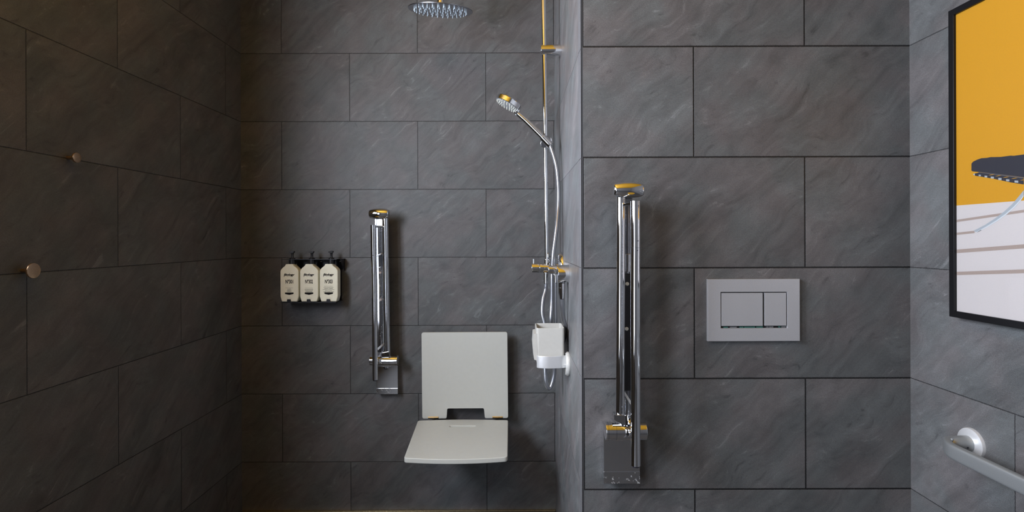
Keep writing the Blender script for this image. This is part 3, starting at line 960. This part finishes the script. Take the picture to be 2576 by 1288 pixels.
bm.faces.new(rings[0]); bm.faces.new(rings[-1])
link('cup', bm, M['white_cup'], root, 40)
gp = [at(x, y, 1.7385) for x, y in ((1356, 838), (1341.0, 841), (1338.8, 868), (1341.8, 905.5), (1349.0, 908), (1350.5, 898), (1356, 893))]
link('side_grip', prism(rounded([(p.x, p.z) for p in gp], [.0003, .002, .004, .001, .001, .0005, .0003], 3), lambda u, v: Vector((u, 1.7395, v)), (0, .090, 0), bev=.0008), M['white_cup'], root)

# ------------------------------------------------------------------ framed poster on the right wall
XF = XR - .030
fy0 = 1.2597                        # far upright's outer edge
fy1 = .735
fz1, fz0 = at(2387, 36, fy0).z, at(2389, 803, fy0).z
fwid = .0150
root = empty('framed_poster', (XR, (fy0 + fy1) / 2, (fz0 + fz1) / 2), 'black framed yellow poster of a dark cushioned bench on the right wall', 'picture')
bm = new()
ou = [(fy0, fz0), (fy1, fz0), (fy1, fz1), (fy0, fz1)]
inn = [(fy0 - fwid, fz0 + fwid), (fy1 + fwid, fz0 + fwid), (fy1 + fwid, fz1 - fwid), (fy0 - fwid, fz1 - fwid)]
link('frame', prism(ou, lambda u, v: Vector((XF, u, v)), (XR - .001 - XF, 0, 0), holes=[inn], bev=.0008), M['frame'], root, 20)
XPR = XF + .0062
bm = new()
mats = [M['yellow'], M['paper'], M['taupe'], M['navy'], M['leg_grey'], M['leg_pale'], M['rail_grey']]


def ptr(px, py):
    """picture position -> (y, z) on the print"""
    y = XPR * F / (px - CX)
    p = at(px, py, y)
    return (p.y, p.z)


yl, yr_ = fy0 - fwid + .003, fy1 + fwid - .003
hz = ptr(2480, 519.5)[1]


def lay(poly, mi, lvl):
    x = XPR - lvl * .00012
    take(bm, quad([(x, y, z) for y, z in poly]), mi)


lay([(yl, hz), (yr_, hz), (yr_, fz1 - .012), (yl, fz1 - .012)], 0, 0)
lay([(yl, fz0 + .012), (yr_, fz0 + .012), (yr_, hz), (yl, hz)], 1, 0)


def stripe(p0, p1, w0, w1, ymin=None):
    a_, b_ = ptr(*p0), ptr(*p1)
    s_ = (b_[1] - a_[1]) / (b_[0] - a_[0])
    ye = yr_ if ymin is None else ymin
    f_ = lambda y: a_[1] + s_ * (y - a_[0])
    lay([(yl, f_(yl)), (yl, f_(yl) - w0), (ye, f_(ye) - w1), (ye, f_(ye))], 2, 1)


stripe((2409, 560), (2576, 536), .0055, .0062)
stripe((2409, 592.5), (2452, 588), .0055, .0055, ptr(2452, 588)[0])
stripe((2409, 635), (2576, 623), .0085, .0085)
stripe((2409, 691), (2576, 686), .0080, .0080)
Q = lambda x, y: (2400 + x / 5.37, 380 + y / 5.37)         # from an enlarged view of the print
cush = [(238, 305), (240, 210), (262, 184), (320, 156), (375, 138), (450, 134), (500, 124), (560, 124), (640, 122), (770, 106), (810, 109), (945, 92)]
cush_lo = [(945, 402), (800, 382), (560, 350), (330, 324), (258, 316)]
P_ = [ptr(*Q(*c)) for c in cush] + [(.86, ptr(*Q(945, 92))[1] + .004), (.80, ptr(*Q(945, 92))[1] - .01), (.79, ptr(*Q(945, 402))[1] - .01), (.84, ptr(*Q(945, 402))[1] - .018)] + [ptr(*Q(*c)) for c in cush_lo]
lay(P_, 3, 2)
slat = [(263, 352), (320, 330), (560, 350), (945, 404), (945, 496), (760, 468), (560, 425), (300, 380)]
lay([ptr(*Q(*c)) for c in [(262, 352), (292, 340), (295, 372), (266, 364)]], 4, 2)
lay([ptr(*Q(*c)) for c in [(285, 345), (345, 330), (560, 352), (760, 384), (945, 414), (945, 497), (760, 466), (560, 422), (370, 388), (290, 376)]], 3, 2)
for x0, y0, x1, y1 in ((338, 360, 367, 383), (417, 373, 453, 400), (500, 388, 543, 416), (603, 405, 646, 437), (708, 424, 752, 454), (822, 442, 872, 473)):
    lay([ptr(*Q(*c)) for c in [(x0, y0), (x1, y0 + 3), (x1, y1), (x0, y1 - 3)]], 4, 3)
lay([ptr(*Q(*c)) for c in [(330, 326), (560, 350), (945, 404), (945, 416), (560, 361), (345, 333)]], 6, 3)
for x0, y0 in ((470, 368), (560, 382), (665, 402), (778, 418), (895, 440)):
    lay([ptr(*Q(*c)) for c in [(x0, y0), (x0 + 55, y0 - 11), (x0 + 90, y0 - 11), (x0 + 30, y0 + 1)]], 0, 4)
lg_up = [(265, 1118), (420, 1040), (560, 950), (680, 860), (790, 760), (880, 655), (945, 575)]
lg_dn = [(945, 640), (895, 705), (810, 795), (700, 890), (580, 975), (440, 1060), (300, 1135)]
ext = [(.86, ptr(*Q(945, 560))[1] + .05), (.855, ptr(*Q(945, 600))[1] + .05)]
lay([ptr(*Q(*c)) for c in lg_up] + [ptr(*Q(*c)) for c in lg_dn], 4, 2)
lay([ptr(*Q(*c)) for c in lg_dn[:]] + [ptr(*Q(*c)) for c in [(312, 1140), (450, 1070), (590, 988), (712, 902), (822, 806), (905, 715), (945, 655)]], 5, 3)
lay([ptr(*Q(*c)) for c in [(312, 1138), (370, 1105), (368, 1114), (322, 1136)]], 3, 4)
link('print', bm, mats, root, 0)
link('glass_pane', quad([(XPR - .0016, yl, fz0 + .012), (XPR - .0016, yr_, fz0 + .012), (XPR - .0016, yr_, fz1 - .012), (XPR - .0016, yl, fz1 - .012)]), M['glass'], root, 0)

# ------------------------------------------------------------------ towel / grab bar on the right wall
by0, bz = 1.2314, at(2448, 1113, 1.235).z - .0082
root = empty('wall_grab_bar', (XR, by0, bz), 'satin silver wall grab bar with round flange below the poster', 'grab bar')
by1 = .45
for n_, yy in enumerate((by0, by1)):
    link('flange', lathe([(.0360, 0), (.0360, .003), (.0345, .0065), (.0215, .0105), (0, .0105)], (XR, yy, bz), (-1, 0, 0), 56), M['alu_ring'], root)
    link('post', lathe([(.0182, 0), (.0180, .016), (.0174, .030), (.0160, .040), (.0120, .046), (0, .047)], (XR - .008, yy, bz), (-1, 0, 0), 40), M['alu_bar'], root)
    c = Vector((XR - .045, yy - .019, bz + .001))
    if n_ == 0:
        link('set_screw', rod(Vector((XR - .026, yy - .0160, bz - .003)), Vector((XR - .026, yy - .0184, bz - .003)), .0020, n=14), M['rubber'], root)
xo = .9945
half = [(XR - .034, 0), (XR - .050, -.0005), (XR - .062, -.0045), (xo + .0130, -.0165), (xo + .0030, -.0370), (xo, -.062), (xo, -.13)]
bar = [(x, by0 + d_, bz) for x, d_ in half] + [(xo, .85, bz)] + [(x, by1 - d_, bz) for x, d_ in reversed(half)]
sec = []
hw_, hh_ = .0085, .0172
for k in range(24):
    a_ = 2 * PI * k / 24
    ca, sa = math.cos(a_), math.sin(a_)
    sec.append((hw_ * math.copysign(abs(ca) ** .55, ca), hh_ * math.copysign(abs(sa) ** .55, sa)))
link('bar', sweep(spline(bar, 6), sec, Vector((0, 0, 1))), M['alu_bar'], root, 50)

# ------------------------------------------------------------------ light
def area(name, loc, rot, sx, sy, power, col):
    L = bpy.data.lights.new(name, 'AREA')
    L.shape = 'RECTANGLE'
    L.size, L.size_y = sx, sy
    L.energy = power
    L.color = col
    o = bpy.data.objects.new(name, L)
    o.location = loc
    o.rotation_euler = rot
    COL.objects.link(o)
    return o


for (a, b, c, d), e in zip(OPENINGS, (92, 39)):  # second lamp is added fill, behind the camera
    area('daylight_or_fill', (XL - .085, (a + b) / 2, (c + d) / 2), (0, -PI / 2, 0), d - c, b - a, e, (.87, .93, 1.06))
w = bpy.data.worlds.new('sky')
scn.world = w
w.use_nodes = True
bg = w.node_tree.nodes.get('Background') or w.node_tree.nodes.new('ShaderNodeBackground')
bg.inputs[0].default_value = (.75, .85, 1.0, 1)
bg.inputs[1].default_value = 1.0

# ------------------------------------------------------------------ camera
cam = bpy.data.cameras.new('camera')
cam.sensor_width = 36
cam.lens = F / 2576 * 36
cam.shift_y = (CY - 644) / 2576
cam.clip_start = .01
co = bpy.data.objects.new('camera', cam)
co.location = (0, 0, H)
co.rotation_euler = (PI / 2, ROLL, 0)
COL.objects.link(co)
scn.camera = co
scn.view_settings.view_transform = 'Standard'
scn.view_settings.look = 'None'
scn.view_settings.gamma = 1
scn.view_settings.use_curve_mapping = False
scn.view_settings.exposure = 0.0
